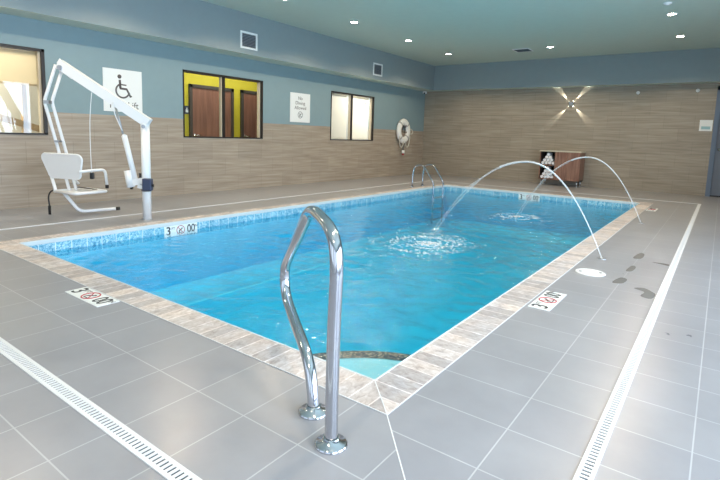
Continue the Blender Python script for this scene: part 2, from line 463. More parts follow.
def text(name, s, size, loc, R, m, parent=None, ext=.001, align='CENTER', bold=0, fit=None):
    """lettering as a mesh; R = 3x3 rotation with columns (right, up, out)"""
    cu = bpy.data.curves.new(name, 'FONT'); cu.body = s; cu.size = size; cu.extrude = ext
    cu.align_x = align; cu.align_y = 'CENTER'; cu.offset = bold; cu.resolution_u = 4
    o = bpy.data.objects.new(name, cu); COL.objects.link(o)
    dg = bpy.context.evaluated_depsgraph_get(); dg.update()
    me = bpy.data.meshes.new_from_object(o.evaluated_get(dg))
    COL.objects.unlink(o); bpy.data.objects.remove(o)
    if fit:
        xs = [v.co.x for v in me.vertices]; k = fit / (max(xs) - min(xs)); c = (max(xs) + min(xs)) / 2
        for v in me.vertices: v.co.x = (v.co.x - c) * k
    me.transform(Matrix.Translation(Vector(loc)) @ R.to_4x4())
    me.materials.clear(); me.materials.append(m)
    o = bpy.data.objects.new(name, me); return link(o, parent)

def Rm(right, up, out):
    return Matrix((right, up, out)).transposed()
R_LW = Rm((0, 1, 0), (0, 0, 1), (1, 0, 0))        # on the left wall, facing +x
R_FW = Rm((1, 0, 0), (0, 0, 1), (0, -1, 0))       # on the far wall, facing -y

# ------------------------------------------------------------------ the shell
def struct(o, label=None):
    o['kind'] = 'structure'
    if label: o['label'] = label
    return o

# floor: four decks around the pool opening, top at z=0, mitred at the near right corner
fl = MB()
FH = -.12
def slab(poly, mi=0):
    n = len(poly)
    vs = [(x, y, 0) for x, y in poly] + [(x, y, FH) for x, y in poly]
    fs = [tuple(range(n)), tuple(range(2 * n - 1, n - 1, -1))] + [(i, n + i, n + (i + 1) % n, (i + 1) % n) for i in range(n)]
    b = len(fl.f); fl.add(vs, fs, mi)
c = CW
near_poly = [(XW, YN), (c + (-c - YN) * .91, YN), (c, -c), (XW, -c)]
slab(near_poly)
slab([(c, -c), (XR, -c), (XR, YF), (c, YF)])
slab([(c + (-c - YN) * .91, YN), (XR, YN), (XR, -c), (c, -c)])
slab([(-W - c, L + c), (c, L + c), (c, YF), (-W - c, YF)])
slab([(XW, -c), (-W - c, -c), (-W - c, YF), (XW, YF)])
nf = []
def fl_uv(co, p):
    cx, cy = p.center.x, p.center.y
    i = fl_face[p.index]
    if i in (0, 3): return (co.y + .574, co.x + .2436)
    return (co.x - .6264, co.y - .613)
fl_face = []
cnt = [4 + 2, 4 + 2, 4 + 2, 4 + 2, 4 + 2]
for k, n_ in enumerate(cnt): fl_face += [k] * n_
floor = struct(fl.build('floor', M['floor'], uv=fl_uv), 'grey rectangular tile pool deck with pale grout')
mt = MB(); a0 = Vector((c, -c, 0)); dm = Vector((.91, -1, 0)).normalized(); pm = Vector((1, .91, 0)).normalized()
mt.xbox(a0 + dm * 1.2 + Vector((0, 0, .0002)), dm, pm, (0, 0, 1), 2.4, .0045, .0012)
struct(mt.build('trim_1', M['drain']), 'pale mitre grout line running from the pool corner')

# coping
cp = MB()
CZ = .003; CB = -.035
def cop(poly):
    n = len(poly)
    cp.add([(x, y, CZ) for x, y in poly] + [(x, y, CB) for x, y in poly],
           [tuple(range(n)), tuple(range(2 * n - 1, n - 1, -1))] + [(i, n + i, n + (i + 1) % n, (i + 1) % n) for i in range(n)])
g = .002
cop([(-W - c, -c), (c, -c), (g, -g), (-W - g, -g)])
cop([(c, -c), (c, L + c), (g, L + g), (g, -g)])
cop([(c, L + c), (-W - c, L + c), (-W - g, L + g), (g, L + g)])
cop([(-W - c, L + c), (-W - c, -c), (-W - g, -g), (-W - g, L + g)])
def cop_uv(co, p):
    k = p.index // 6
    return (co.y, co.x) if k in (0, 2) else (co.x, co.y)
o = cp.build('pool_coping', M['coping'], uv=cop_uv)
struct(o, 'mottled beige and grey stone coping framing the pool')
lp = MB()
lp.box((-W - .022, 0, -.034), (-W, L, .006)); lp.box((-W - .022, L, -.034), (0, L + .022, .006))
lp.box((-W, -.007, -.034), (0, 0, .006)); lp.box((0, 0, -.034), (.007, L, .006))
struct(lp.build('trim_2', M['lip']), 'pale edge line of the pool coping')
js = MB()
js.xbox((c / 2, -c / 2, CZ + .0004), Vector((1, -1, 0)).normalized(), Vector((1, 1, 0)).normalized(), (0, 0, 1), c * 1.40, .0045, .0012)
js.box((c - .002, -c, CZ - .002), (c + .002, L + c, CZ + .0008)); js.box((-W - c, -c - .002, CZ - .002), (c, -c + .002, CZ + .0008))
struct(js.build('trim_3', M['drain']), 'pale grout line along the coping')

# pool basin
pb = MB(); D = -1.02; t = .12
TB = -.19
for a, b in (((-W - t, -t, D - t), (t, L + t, D)),): pb.box(a, b)
def wallpair(z0, z1, mi):
    pb.box((-W - t, -t, z0), (-W, L + t, z1), mi); pb.box((0, -t, z0), (t, L + t, z1), mi)
    pb.box((-W, -t, z0), (0, 0, z1), mi); pb.box((-W, L, z0), (0, L + t, z1), mi)
wallpair(D, TB, 0); wallpair(TB, -.036, 1)
def pb_uv(co, p):
    n = p.normal
    if abs(n.x) > .5: return (co.y, co.z + .035)
    if abs(n.y) > .5: return (co.x, co.z + .035)
    return (co.x, co.y)
# coved corner between wall and floor
CR = .22
def cove(p0, p1, inw):
    p0, p1, inw = Vector(p0), Vector(p1), Vector(inw); n = 8; vs = []; fs = []
    for i in range(n + 1):
        a = PI / 2 * i / n
        off = inw * (CR * (1 - math.sin(a)) + .001) ; z = D + CR * (1 - math.cos(a)) + .001
        for p in (p0, p1): vs.append(p + off + Vector((0, 0, z)))
    for i in range(n): fs.append((2 * i, 2 * i + 1, 2 * i + 3, 2 * i + 2))
    pb.add(vs, fs, 0, True)
cove((-W, 0, 0), (-W, L, 0), (1, 0, 0)); cove((0, L, 0), (0, 0, 0), (-1, 0, 0)); cove((-W, L, 0), (0, L, 0), (0, -1, 0)); cove((0, 0, 0), (-W, 0, 0), (0, 1, 0))
struct(pb.build('pool_basin', [M['plaster'], M['wline']], uv=pb_uv), 'blue pool basin with mottled blue waterline tile')
# corner steps inside the near corner
st = empty('corner_steps', (0, 0, D), label='curved entry steps under water in the near pool corner', cat='pool steps', kind='structure')
for r_, z in ((.96, -.30), (1.3, -.60)):
    n = 28; poly = [(0, 0)] + [(-r_ * math.sin(PI / 2 * i / n), r_ * math.cos(PI / 2 * i / n)) for i in range(n + 1)]
    poly = [(x - .001, y + .001) for x, y in poly]
    MB().prism(poly, 0, z - D).build('step', M['plaster'], st)
    q = MB(); pts = [(-(r_ - .10) * math.sin(PI / 2 * i / n) - .001, (r_ - .10) * math.cos(PI / 2 * i / n) + .001) for i in range(n + 1)]
    q2 = [(-(r_ + .006) * math.sin(PI / 2 * i / n) - .001, (r_ + .006) * math.cos(PI / 2 * i / n) + .001) for i in range(n + 1)]
    vs = [(x, y, z - D + .004) for x, y in pts] + [(x, y, z - D + .004) for x, y in q2] + [(x, y, z - D - .05) for x, y in q2]
    fs = []
    for i in range(n):
        fs.append((i, i + 1, n + 2 + i, n + 1 + i)); fs.append((n + 1 + i, n + 2 + i, 2 * n + 3 + i, 2 * n + 2 + i))
    q.add(vs, fs).build('step_nosing', M['nosing'], st)

# water surface: real waves with rings round the two jet landings
HITS = [(-1.55, 3.33), (-1.45, 6.25)]
wv = [(random.uniform(0, 2 * PI), random.uniform(.22, .9), random.uniform(0, 2 * PI)) for _ in range(16)]
chop = [(random.uniform(0, 2 * PI), random.uniform(.15, .32), random.uniform(0, 2 * PI)) for _ in range(14)]
def wave(x, y):
    h = 0
    e = .35 + .65 * max(0, math.sin(1.7 * x + .9 * y + 1) * math.sin(1.1 * y - .6 * x)) ** .6
    for a, lam, ph in chop:
        k = 2 * PI / lam
        h += e * .055 / k * math.sin(k * (x * math.cos(a) + y * math.sin(a)) + ph)
    for a, lam, ph in wv:
        k = 2 * PI / lam
        h += .0011 * (lam / .5) * math.sin(k * (x * math.cos(a) + y * math.sin(a)) + ph)
    for hx, hy in HITS:
        r = math.hypot(x - hx, y - hy)
        h += .010 * math.exp(-r / .9) * math.sin(2 * PI * r / .26) * min(1, r / .1)
        if r < .7: h += .006 * math.exp(-(r / .35) ** 2) * math.sin(31 * x + 3) * math.sin(27 * y)
    return h
nx, ny = 150, 330
vs = []; fs = []
for j in range(ny + 1):
    for i in range(nx + 1):
        x = -W + .001 + (W - .002) * i / nx; y = .001 + (L - .002) * j / ny
        vs.append((x, y, WZ + wave(x, y)))
for j in range(ny):
    for i in range(nx):
        a = j * (nx + 1) + i; fs.append((a, a + 1, a + nx + 2, a + nx + 1))
ring_ = [i for i in range(nx + 1)] + [j * (nx + 1) + nx for j in range(1, ny + 1)] + [ny * (nx + 1) + i for i in range(nx - 1, -1, -1)] + [j * (nx + 1) for j in range(ny - 1, 0, -1)]
nb = len(vs)
for i in ring_: vs.append((vs[i][0], vs[i][1], D + .002))
for i in range(len(ring_)):
    j = (i + 1) % len(ring_); fs.append((ring_[j], ring_[i], nb + i, nb + j))
fs.append(tuple(nb + i for i in range(len(ring_) - 1, -1, -1)))
wmb = MB().add(vs, fs, 0, True)
for i in range(nx * ny, len(fs)): wmb.s[i] = False
o = wmb.build('pool_water', [M['water'], M['waterbody']])
for p in o.data.polygons:
    if p.index >= nx * ny: p.material_index = 1
tag(o, 'rippled blue water filling the rectangular pool', 'water', kind='stuff')

# walls
def wall_cells(axis, x_out, x_in, ys, zs, holes, matfun, name, label, mats):
    """axis 'x': wall normal along x, running along y; holes: list of (y0,y1,z0,z1)"""
    m = MB(); Y = sorted(set(ys + [h[0] for h in holes] + [h[1] for h in holes])); Zs = sorted(set(zs + [h[2] for h in holes] + [h[3] for h in holes]))
    for i in range(len(Y) - 1):
        for j in range(len(Zs) - 1):
            yc = (Y[i] + Y[i + 1]) / 2; zc = (Zs[j] + Zs[j + 1]) / 2
            if any(h[0] < yc < h[1] and h[2] < zc < h[3] for h in holes): continue
            if axis == 'x': m.box((x_out, Y[i], Zs[j]), (x_in, Y[i + 1], Zs[j + 1]), matfun(zc))
            else: m.box((Y[i], x_out, Zs[j]), (Y[i + 1], x_in, Zs[j + 1]), matfun(zc))
    return struct(m.build(name, mats), label)
SILL, HEAD = 1.006, 2.172
WIN = [(-.66, 1.196), (3.36, 5.205), (7.375, 9.175)]
TW = .16
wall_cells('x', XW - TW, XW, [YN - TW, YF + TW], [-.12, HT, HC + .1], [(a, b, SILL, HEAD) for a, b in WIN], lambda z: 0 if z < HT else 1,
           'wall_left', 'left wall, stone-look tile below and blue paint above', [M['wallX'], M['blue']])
DX0, DX1, DH = 1.01, 1.95, 2.44
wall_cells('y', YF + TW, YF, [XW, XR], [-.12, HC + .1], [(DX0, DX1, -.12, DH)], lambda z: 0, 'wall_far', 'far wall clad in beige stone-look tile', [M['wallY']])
NWIN = [(-5.2, -3.0), (-2.4, -.2), (.5, 2.7)]
wall_cells('y', YN - TW, YN, [XW, XR], [-.12, HC + .1], [(a, b, .25, 2.5) for a, b in NWIN], lambda z: 0, 'wall_near', None, [M['roomwhite']])
RWIN = [(-3.3, -1.1), (-.4, 1.8), (2.6, 4.8)]
wall_cells('x', XR + TW, XR, [YN - TW, YF + TW], [-.12, HC + .1], [(a, b, .25, 2.5) for a, b in RWIN], lambda z: 0, 'wall_right', None, [M['roomwhite']])
struct(MB().box((XW - TW, YN - TW, HC + .1), (XR + TW, YF + TW, HC + .2)).box((XW, YN, HC), (XR, YF, HC + .1)).build('ceiling', M['ceil']), 'sage green painted ceiling')
# soffits: blue faces, sage undersides
def soffit(a, b, front, name, label):
    m = MB(); m.box(a, b)
    for i, f in enumerate(m.f):
        vs = [m.v[k] for k in f]; zs = [v[2] for v in vs]
        if max(zs) - min(zs) > .1: m.m[i] = 1
    return struct(m.build(name, [M['ceil'], M['fascia']]), label)
soffit((XW, YN, HS), (XS, YF, HC), 0, 'trim_4', 'blue boxed soffit along the left wall')
soffit((XS, YS, HS), (XR, YF, HC), 1, 'trim_5', 'blue boxed soffit along the far wall')

# windows in the left wall
def window(nm, y0, y1, ym, label):
    r = empty(nm, (XW, (y0 + y1) / 2, SILL)); struct(r, label)
    def P(x, y, z): return (x, y - (y0 + y1) / 2, z - SILL)
    f = MB(); w = .04; x0, x1 = -.11, .012
    f.box(P(x0, y0, SILL), P(x1, y0 + .022, HEAD)); f.box(P(x0, y1 - w, SILL), P(x1, y1, HEAD))
    f.box(P(x0, y0, HEAD - .035), P(x1, y1, HEAD)); f.box(P(x0, y0, SILL), P(x1, y1, SILL + .02))
    f.build('window_frame', M['bronze'], r)
    MB().box(P(-.10, ym - .022, SILL + .02), P(-.0, ym + .03, HEAD - .035)).build('mullion', M['bronze'], r)
    s = MB(); s.box(P(-.09, ym - .042, SILL + .02), P(-.03, ym - .022, HEAD - .035)); s.box(P(-.09, y1 - w - .03, SILL + .02), P(-.03, y1 - w, HEAD - .035))
    s.build('window_stop', M['stop'], r)
    for k_, (a, b) in enumerate(((y0 + .022, ym - .042), (ym + .03, y1 - w - .03))):
        MB().box(P(-.075, a, SILL + .02), P(-.069, b, HEAD - .035)).build('pane', M['wglass'], r)
    return r
window('window_1', *WIN[0], .27, 'window behind the pool lift with a beige shade and bright lower half')
window('window_2', *WIN[1], 4.235, 'two-light window showing a yellow hallway with brown doors')
window('window_3', *WIN[2], 8.215, 'two-light window with cream shades drawn')

# behind window 2: hallway
HX = XW - 1.5
def hall(y0, y1, x, mname, nm, label):
    m = MB(); m.box((x - .1, y0, -.1), (x, y1, 2.7)); m.box((x, y0 - .1, -.1), (XW - TW, y0, 2.7)); m.box((x, y1, -.1), (XW - TW, y1 + .1, 2.7))
    m.box((x - .1, y0 - .1, 2.7), (XW - TW, y1 + .1, 2.8)); m.box((x - .1, y0 - .1, -.12), (XW - TW, y1 + .1, -.1))
    return struct(m.build(nm, M[mname]), label)
hall(1.9, 7.25, HX, 'yellow', 'hallway', 'yellow hallway behind the middle window')
def hall_door(nm, y0, y1, label):
    r = struct(empty(nm, (HX, y0, -.1)), label); h = 2.20
    f = MB(); f.box((0, 0, 0), (.05, .07, h)); f.box((0, y1 - y0 - .07, 0), (.05, y1 - y0, h)); f.box((0, 0, h - .07), (.05, y1 - y0, h)); f.build('door_frame', M['doorframe'], r)
    dp = MB().box((0, .07, 0), (.03, y1 - y0 - .07, h - .07)).build('door_panel', M['doorwood'], r)
    hd = MB(); hd.lathe([(0, 0), (.026, 0), (.026, .008), (0, .008)], (.03, .13, 1.13), (1, 0, 0)); hd.tube([(.035, .13, 1.13), (.08, .13, 1.13), (.085, .24, 1.13)], .01); hd.build('door_handle', M['chrome'], dp)
    return r
hall_door('door_2', 4.50, 5.66, 'brown wooden door on the left of the yellow hallway')
hall_door('door_3', 5.88, 6.98, 'brown wooden door on the right of the yellow hallway')
r = empty('restroom_sign', (HX, 4.455, 1.555), label='small blue plate on the yellow hallway wall beside the left door', cat='sign')
MB().box((0, -.07, -.085), (.008, .07, .085)).build('plate', M['navy'], r)
q = MB(); q.ball((.01, 0, .03), .018, .3); q.box((.008, -.03, -.05), (.012, .03, .01)); q.build('symbol', M['signwhite'], r)

# shades in window 3
for i, (a, b) in enumerate(((7.40, 8.15), (8.25, 9.08))):
    r = empty('roller_shade', (XW - .10, (a + b) / 2, HEAD - .03), label=('cream shade in the left light of the small far window', 'cream shade in the right light of the small far window')[i], cat='window shade', group='cream shades in the far window')
    h = (b - a) / 2; H_ = HEAD - SILL - .06
    m = MB(); n = 10
    m.add([(-.01, -h, -H_), (-.01, h, -H_), (-.01, h, 0), (-.01, -h, 0)], [(0, 1, 2, 3)]); m.build('fabric', M['blind'], r)
    MB().tube([(-.03, -h, -.02), (-.03, h, -.02)], .018).build('roller', M['blind'], r)
    MB().box((-.016, -h, -H_), (-.004, h, -H_ + .025)).build('hem_bar', M['blind'], r)
    if i: MB().box((-.006, h - .16, -.2), (-.003, h - .12, -.12)).build('shade_tag', M['grey'], r)
hall(7.35, 10.3, HX, 'roomwhite', 'back_room', 'pale room behind the far window')
# behind window 1
hall(-3.2, 1.8, HX, 'cream', 'porch_wall', 'cream lit wall behind the window by the lift')
r = empty('roller_shade', (XW - .10, .3, HEAD - .03), label='beige shade half lowered behind the window by the pool lift', cat='window shade')
MB().add([(-.01, -.93, -.47), (-.01, .86, -.47), (-.01, .86, 0), (-.01, -.93, 0)], [(0, 1, 2, 3)]).build('fabric', M['blind2'], r)
MB().tube([(-.03, -.93, -.02), (-.03, .86, -.02)], .018).build('roller', M['blind2'], r)
MB().box((-.016, -.93, -.47), (-.004, .86, -.445)).build('hem_bar', M['blind2'], r)
r = empty('reflection_bars', (HX, 0, 0), label='pale diagonal and upright bars standing in for reflections in the window by the lift', cat='bar')  # made-up bars imitating the diagonal reflections in this window
m = MB(); 
def beam(p, q, w): 
    p, q = Vector(p), Vector(q); d = (q - p); m.xbox((p + q) / 2, d.normalized(), (1, 0, 0), d.normalized().cross(Vector((1, 0, 0))), d.length, .08, w)
beam((.9, -.9, 1.75), (.9, 1.75, .95), .09); m.build('bar', M['reflbar'], r)
m = MB(); beam((.9, 1.13, -.1), (.9, 1.13, 2.6), .06); m.build('post', M['reflbar'], r)
m = MB(); m.tube(smooth_path([(.7, .35, 1.75), (.7, .6, 1.5), (.7, .72, 1.2), (.7, .8, .8)]), .018); m.build('bent_bar', M['reflbar'], r)

# far door
r = struct(empty('door_1', (DX0, YF, 0)), 'grey door with blue frame at the right end of the far wall')
f = MB(); f.box((-.045, -.02, 0), (.045, TW, DH + .045)); f.box((DX1 - DX0 - .045, -.02, 0), (DX1 - DX0 + .045, TW, DH + .045)); f.box((-.045, -.02, DH - .045), (DX1 - DX0 + .045, TW, DH + .045))
f.build('door_frame', M['dframeblue'], r)
dp = MB().box((.045, .03, .03), (DX1 - DX0 - .045, .075, DH - .045)).build('door_panel', M['doorgrey'], r)
MB().box((.045, -.01, -.001), (DX1 - DX0 - .045, TW, .012)).box((.045, .03, .012), (DX1 - DX0 - .045, .07, .03)).build('threshold', M['black'], r)
hd = MB(); hd.lathe([(0, 0), (.032, 0), (.032, .01), (0, .012)], (.115, .03, 1.07), (0, -1, 0)); hd.tube(round_path([(.115, .02, 1.07), (.115, -.035, 1.07), (.24, -.04, 1.07)], .02), .011)
hd.build('door_handle', M['chrome'], dp)

# wall closers on near and right openings: bare daylight openings with mullions
def outer_frame(axis, at, a, b, nm):
    m = MB(); z0, z1 = .25, 2.5; w = .05
    def bx(p0, p1, z_0, z_1):
        if axis == 'y': m.box((p0, at - .1, z_0), (p1, at - .03, z_1))
        else: m.box((at + .03, p0, z_0), (at + .1, p1, z_1))
    for p in (a, (a + b) / 2 - w / 2, b - w): bx(p, p + w, z0, z1)
    bx(a, b, z0, z0 + w); bx(a, b, z1 - w, z1)
    return struct(m.build(nm, M['bronze']), 'daylight window outside the view')
k = 4
for a, b in NWIN: outer_frame('y', YN, a, b, 'window_%d' % k); k += 1
for a, b in RWIN: outer_frame('x', XR, a, b, 'window_%d' % k); k += 1

# ------------------------------------------------------------------ trench drains
def drain(x0, y0, x1, y1, label, slots=True):
    """white grate lying along one axis, with slots open over a grey channel"""
    lx, ly = x1 - x0, y1 - y0; alongx = lx > ly
    r = empty('drain_grate', (x0, y0, 0), label=label, cat='drain', group=None)
    m = MB(); n = int((lx if alongx else ly) / .022); w = ly if alongx else lx; T = lx if alongx else ly
    def bx(a0, a1, b0, b1, z0, z1, mb):
        if alongx: mb.box((a0, b0, z0), (a1, b1, z1))
        else: mb.box((b0, a0, z0), (b1, a1, z1))
    bx(0, T, 0, w * .24, .0, .004, m); bx(0, T, w * .76, w, .0, .004, m)
    for i in range(n + 1):
        p = T * i / n; bx(max(0, p - .006), min(T, p + .006), w * .24, w * .76, .0, .0038, m)
    m.build('grate', M['drain'], r)
    q = MB(); bx(0, T, w * .2, w * .8, -.001, .0006, q); q.build('channel', M['slot'], r)
    return r
DO = .905; DW = .056
drain(-W - 1.2, -DO - DW - .012, DO + DW, -DO, 'white slotted drain crossing the near left deck')
drain(DO, -DO, DO + DW, L + .86 + .03, 'long white slotted drain down the right deck')
drain(-W - .842 - .03, -DO, -W - .842, L + .86 + .03, 'thin pale drain strip on the deck below the left wall windows')
drain(-W - .842, L + .86, DO, L + .86 + .03, 'thin pale drain strip on the deck before the far wall')

# skimmer lid
r = empty('skimmer_lid', (.369, 2.80, 0), label='round white skimmer lid set in the right deck', cat='skimmer lid')
MB().lathe([(.122, 0), (.122, .004), (.116, .007), (.112, .006), (0, .006)], n=48).build('lid', M['drain'], r)
for s in (-1, 1): MB().lathe([(.012, .006), (.012, .0075), (0, .0075)], (s * .085 * .9, s * .03, 0)).build('finger_hole', M['slot'], r)
for i, y in enumerate((3.445, 6.30)):
    r = empty('jet_nozzle', (.345, y, 0), label=('small deck nozzle feeding the nearer water arc', 'small deck nozzle feeding the farther water arc')[i], cat='nozzle', group='deck jet nozzles')
    MB().lathe([(.04, 0), (.04, .004), (.034, .007), (.012, .007), (.012, .004), (0, .004)], n=28).build('collar', M['alu'], r)
    MB().lathe([(.011, .003), (.009, .010), (.006, .010), (0, .006)]).build('tip', M['chrome'], r)

# ------------------------------------------------------------------ depth markers
def circle_slash(parent, o, ru, ru2, out, r, m_red, m_ink):
    """no-diving symbol: ring, slash and small diver; ru = right, ru2 = up"""
    o, u, v, w = Vector(o), Vector(ru), Vector(ru2), Vector(out)
    q = MB(); q.tube([o + (u * math.cos(a) + v * math.sin(a)) * r for a in [2 * PI * i / 32 for i in range(32)]], r * .07, 8, closed=True)
    d = (u - v).normalized(); q.xbox(o + w * .0005, d, d.cross(w), w, 2 * r, r * .12, .0018)
    q.build('prohibition_ring', m_red, parent)
    g = MB(); e = .0014
    g.lathe([(r * .16, 0), (r * .16, e), (0, e)], o + u * r * .35 + v * r * .35, w, 12)
    dd = (u * .6 - v * .55).normalized(); g.xbox(o + u * -.05 * r + v * .05 * r, (u * .8 + v * .45).normalized(), (v * .8 - u * .45).normalized(), w, r * .9, r * .22, .0016)
    g.xbox(o - u * .35 * r - v * .3 * r, (u * .4 + v * .8).normalized(), (u * .8 - v * .4).normalized(), w, r * .6, r * .16, .0016)
    g.xbox(o + v * -.62 * r, u, v, w, r * 1.0, r * .1, .0016)
    g.build('diver', m_ink, parent)
def marker(origin, right, up, out, Lm, Hm, label, units=True, group='depth marker tiles'):
    right, up, out = Vector(right), Vector(up), Vector(out)
    r = empty('depth_marker', origin, label=label, cat='depth marker', group=group)
    R = Rm(right, up, out); z = .0045
    m = MB(); m.xbox(out * .002, right, up, out, Lm, Hm, .004); root = r; r = m.build('tile', M['signwhite'], r)
    text('numeral', '3', Hm * 1.05, right * (-Lm * .38) + out * z, R, M['ink'], r, .0006, bold=.0016)
    if units:
        text('unit_letters', 'FT', Hm * .34, right * (-Lm * .24) + up * Hm * .2 + out * z, R, M['grey'], r, .0006)
        text('unit_letters', 'IN', Hm * .34, right * (Lm * .455) + up * Hm * .2 + out * z, R, M['grey'], r, .0006)
    circle_slash(r, right * (-Lm * .02) + out * z, right, up, out, Hm * .4, M['red'], M['ink'])
    text('numeral', '00', Hm * 1.05, right * (Lm * .3) + out * z, R, M['ink'], r, .0006, bold=.0016, fit=Lm * .24)
    return root
marker((-2.12, -.285, 0), (1, 0, 0), (0, 1, 0), (0, 0, 1), .455, .145, 'depth marker tile lying on the left deck beside the near coping')
marker((.298, 1.757, 0), (0, 1, 0), (-1, 0, 0), (0, 0, 1), .455, .145, 'depth marker tile lying on the right deck nearer than the skimmer lid')
marker((.298, 8.15, 0), (0, 1, 0), (-1, 0, 0), (0, 0, 1), .455, .145, 'depth marker tile lying at the far end of the right deck')
marker((-W, 1.75, -.103), (0, 1, 0), (0, 0, 1), (1, 0, 0), .465, .135, 'depth marker tile on the left waterline below the lift post')
marker((-2.13, L, -.103), (1, 0, 0), (0, 0, 1), (0, -1, 0), .465, .135, 'depth marker tile on the far waterline below the towel cabinet')

# ------------------------------------------------------------------ foreground grab rail
A = Vector((-.044, -.377, 0)); Dv = Vector((.85120, -.52484, 0))
ang = math.atan2(Dv.y, Dv.x)
r = empty('grab_rail', A, ang, label='polished stainless steel grab rail with two round floor plates in the foreground', cat='grab rail')
prof = [(0, -.0), (-.004, .05), (-.027, .104), (-.065, .16), (-.13, .205), (-.225, .238), (-.345, .275), (-.46, .318), (-.515, .37), (-.528, .44), (-.49, .51), (-.303, .661), (-.165, .775), (-.12, .806),
        (-.085, .819), (-.04, .824), (.0, .822), (.07, .812), (.14, .797), (.195, .768), (.226, .725), (.237, .66), (.235, .60), (.226, .45), (.224, .2), (.226, 0)]
MB().tube(smooth_path([(a, 0, h) for a, h in prof], 6), .0245, 24).build('rail', M['steel'], r)
for a in (0, .226):
    m = MB(); m.lathe([(.062, 0), (.062, .006), (.056, .012), (.036, .017), (.030, .03), (.0255, .034), (.0255, .0)], (a, 0, 0), n=40); m.build('floor_plate', M['steel'], r)

# ------------------------------------------------------------------ pool ladder at the far left
r = empty('pool_ladder', (-4.49, 8.0, 0), label='stainless steel ladder with two looped handrails at the far left pool corner', cat='pool ladder')
for y in (0, .48):
    MB().tube(smooth_path(round_path([(0, y, 0), (0, y, .30), (.04, y, .47), (.16, y, .51), (.28, y, .50), (.55, y, .12), (.55, y, -.8)], .09), 2), .02, 12).build('rail', M['steel'], r)
    MB().lathe([(.045, 0), (.045, .006), (.03, .014), (.02, .016)], (0, y, 0)).build('floor_plate', M['steel'], r)
for z in (-.22, -.48, -.72): MB().box((.50, .0, z), (.60, .48, z + .02), bev=.004).build('tread', M['alu'], r)

# ------------------------------------------------------------------ water jets and foam
def jet(y, hit, label):
    r0 = Vector((.345, y, .006)); hx, hy = hit
    apx, apz = -.43, .915
    N_ = 44; pts = []
    k1 = (apz - .0) / (r0.x - apx) ** 2; k2 = (apz + .13) / (apx - hx) ** 2
    for i in range(N_ + 1):
        t = i / N_; x = r0.x + (hx - r0.x) * t
        z = apz - (k1 if x > apx else k2) * (x - apx) ** 2
        pts.append(Vector((x, y + (hy - y) * t, max(z, WZ - .01))))
    e = empty('water_jet', (0, 0, 0), label=label, cat='water jet', group='water arcs crossing the pool')
    m = MB(); n = 26
    m.tube(smooth_path(pts[:n], 2), [.005 + .008 * min(1, (i / (2 * (n - 1)))) for i in range(2 * (n - 1) + 1)], 10)
    m.build('stream', M['jet'], e)
    rnd = random.Random(int(y * 10)); m = MB()
    for s in range(5):
        a = rnd.uniform(0, 2 * PI); q = []; rr = []
        for i in range(n - 8, N_ + 1):
            u = (i - n + 8) / (N_ - n + 8)
            o_ = .003 + .022 * u; wob = .006 * math.sin(i * .7 + s)
            q.append(pts[i] + Vector((wob + o_ * math.cos(a) * .5, o_ * math.cos(a), o_ * math.sin(a))))
            rr.append(.0045 * (1 - .6 * u))
        m.tube(q, rr, 6)
    for s in range(170):
        u = rnd.random() ** .7; i = n - 4 + u * (N_ - n + 3); i0 = min(int(i), N_ - 1)
        p = pts[i0].lerp(pts[i0 + 1], i - i0) + Vector([rnd.gauss(0, .004 + .016 * u) for _ in range(3)])
        m.ball(p, rnd.uniform(.002, .005), nu=6, nv=4)
    tag(m.build('breaking_spray', M['spray'], e), kind='stuff')
jet(3.445, HITS[0], 'nearer thin water arc rising from the right deck into the pool')
jet(6.30, HITS[1], 'farther thin water arc landing in the pool before the towel cabinet')
def foam(hit, sz, n, label, seed):
    rnd = random.Random(seed); m = MB(); hx, hy = hit
    for i in range(n):
        a = rnd.uniform(0, 2 * PI); q = rnd.random()
        rr = (abs(rnd.gauss(0, .10)) if q < .35 else rnd.gauss(.34, .07) if q < .8 else rnd.uniform(.1, .75)) * sz
        x, y = hx + rr * math.cos(a) * .95, hy + rr * math.sin(a) * 1.2
        s = rnd.uniform(.004, .011) * (1.3 if q < .35 else 1)
        m.ball((x, y, WZ + wave(x, y) + s * .1), s, rnd.uniform(.7, 1.8), rnd.uniform(.7, 1.8), .32, 6, 4)
    o = m.build('foam', M['foam'])
    tag(o, label, 'foam', kind='stuff')
foam(HITS[0], 1.15, 800, 'ring of white splash foam where the nearer water arc lands', 3)
foam(HITS[1], .85, 420, 'white splash foam where the farther water arc lands', 4)

# ------------------------------------------------------------------ wet patches on the right deck
def patch(cx, cy, pts, label):
    poly = smooth_path([(x, y, 0) for x, y in pts], 4, closed=True)
    o = MB().prism([(p.x, p.y) for p in poly], 0, .0009).build('wet_patch', M['wet']); o.location = (cx, cy, .0004)
    tag(o, label, 'puddle', 'wet patches on the right deck')
    o['group'] = 'wet patches on the right deck'
patch(.62, 3.86, [(-.035, -.16), (.03, -.12), (.035, .10), (.0, .18), (-.03, .05)], 'dark wet patch farthest along the tile joint on the right deck')
patch(.63, 3.22, [(-.025, -.12), (.02, -.1), (.03, .09), (-.01, .12)], 'small wet patch, middle of the three along the tile joint')
patch(.615, 2.70, [(-.04, -.1), (.03, -.08), (.045, .08), (-.01, .11)], 'dark wet patch nearest along the tile joint, past the skimmer lid')
patch(.84, 2.48, [(-.10, .06), (-.02, .0), (-.03, -.13), (.04, -.16), (.058, -.02), (.02, .06), (-.04, .12)], 'hooked wet patch touching the left edge of the right drain')
patch(.82, 3.64, [(-.07, .01), (.0, -.02), (.07, -.05), (.07, .02), (.0, .03)], 'thin wet streak beside the right drain')

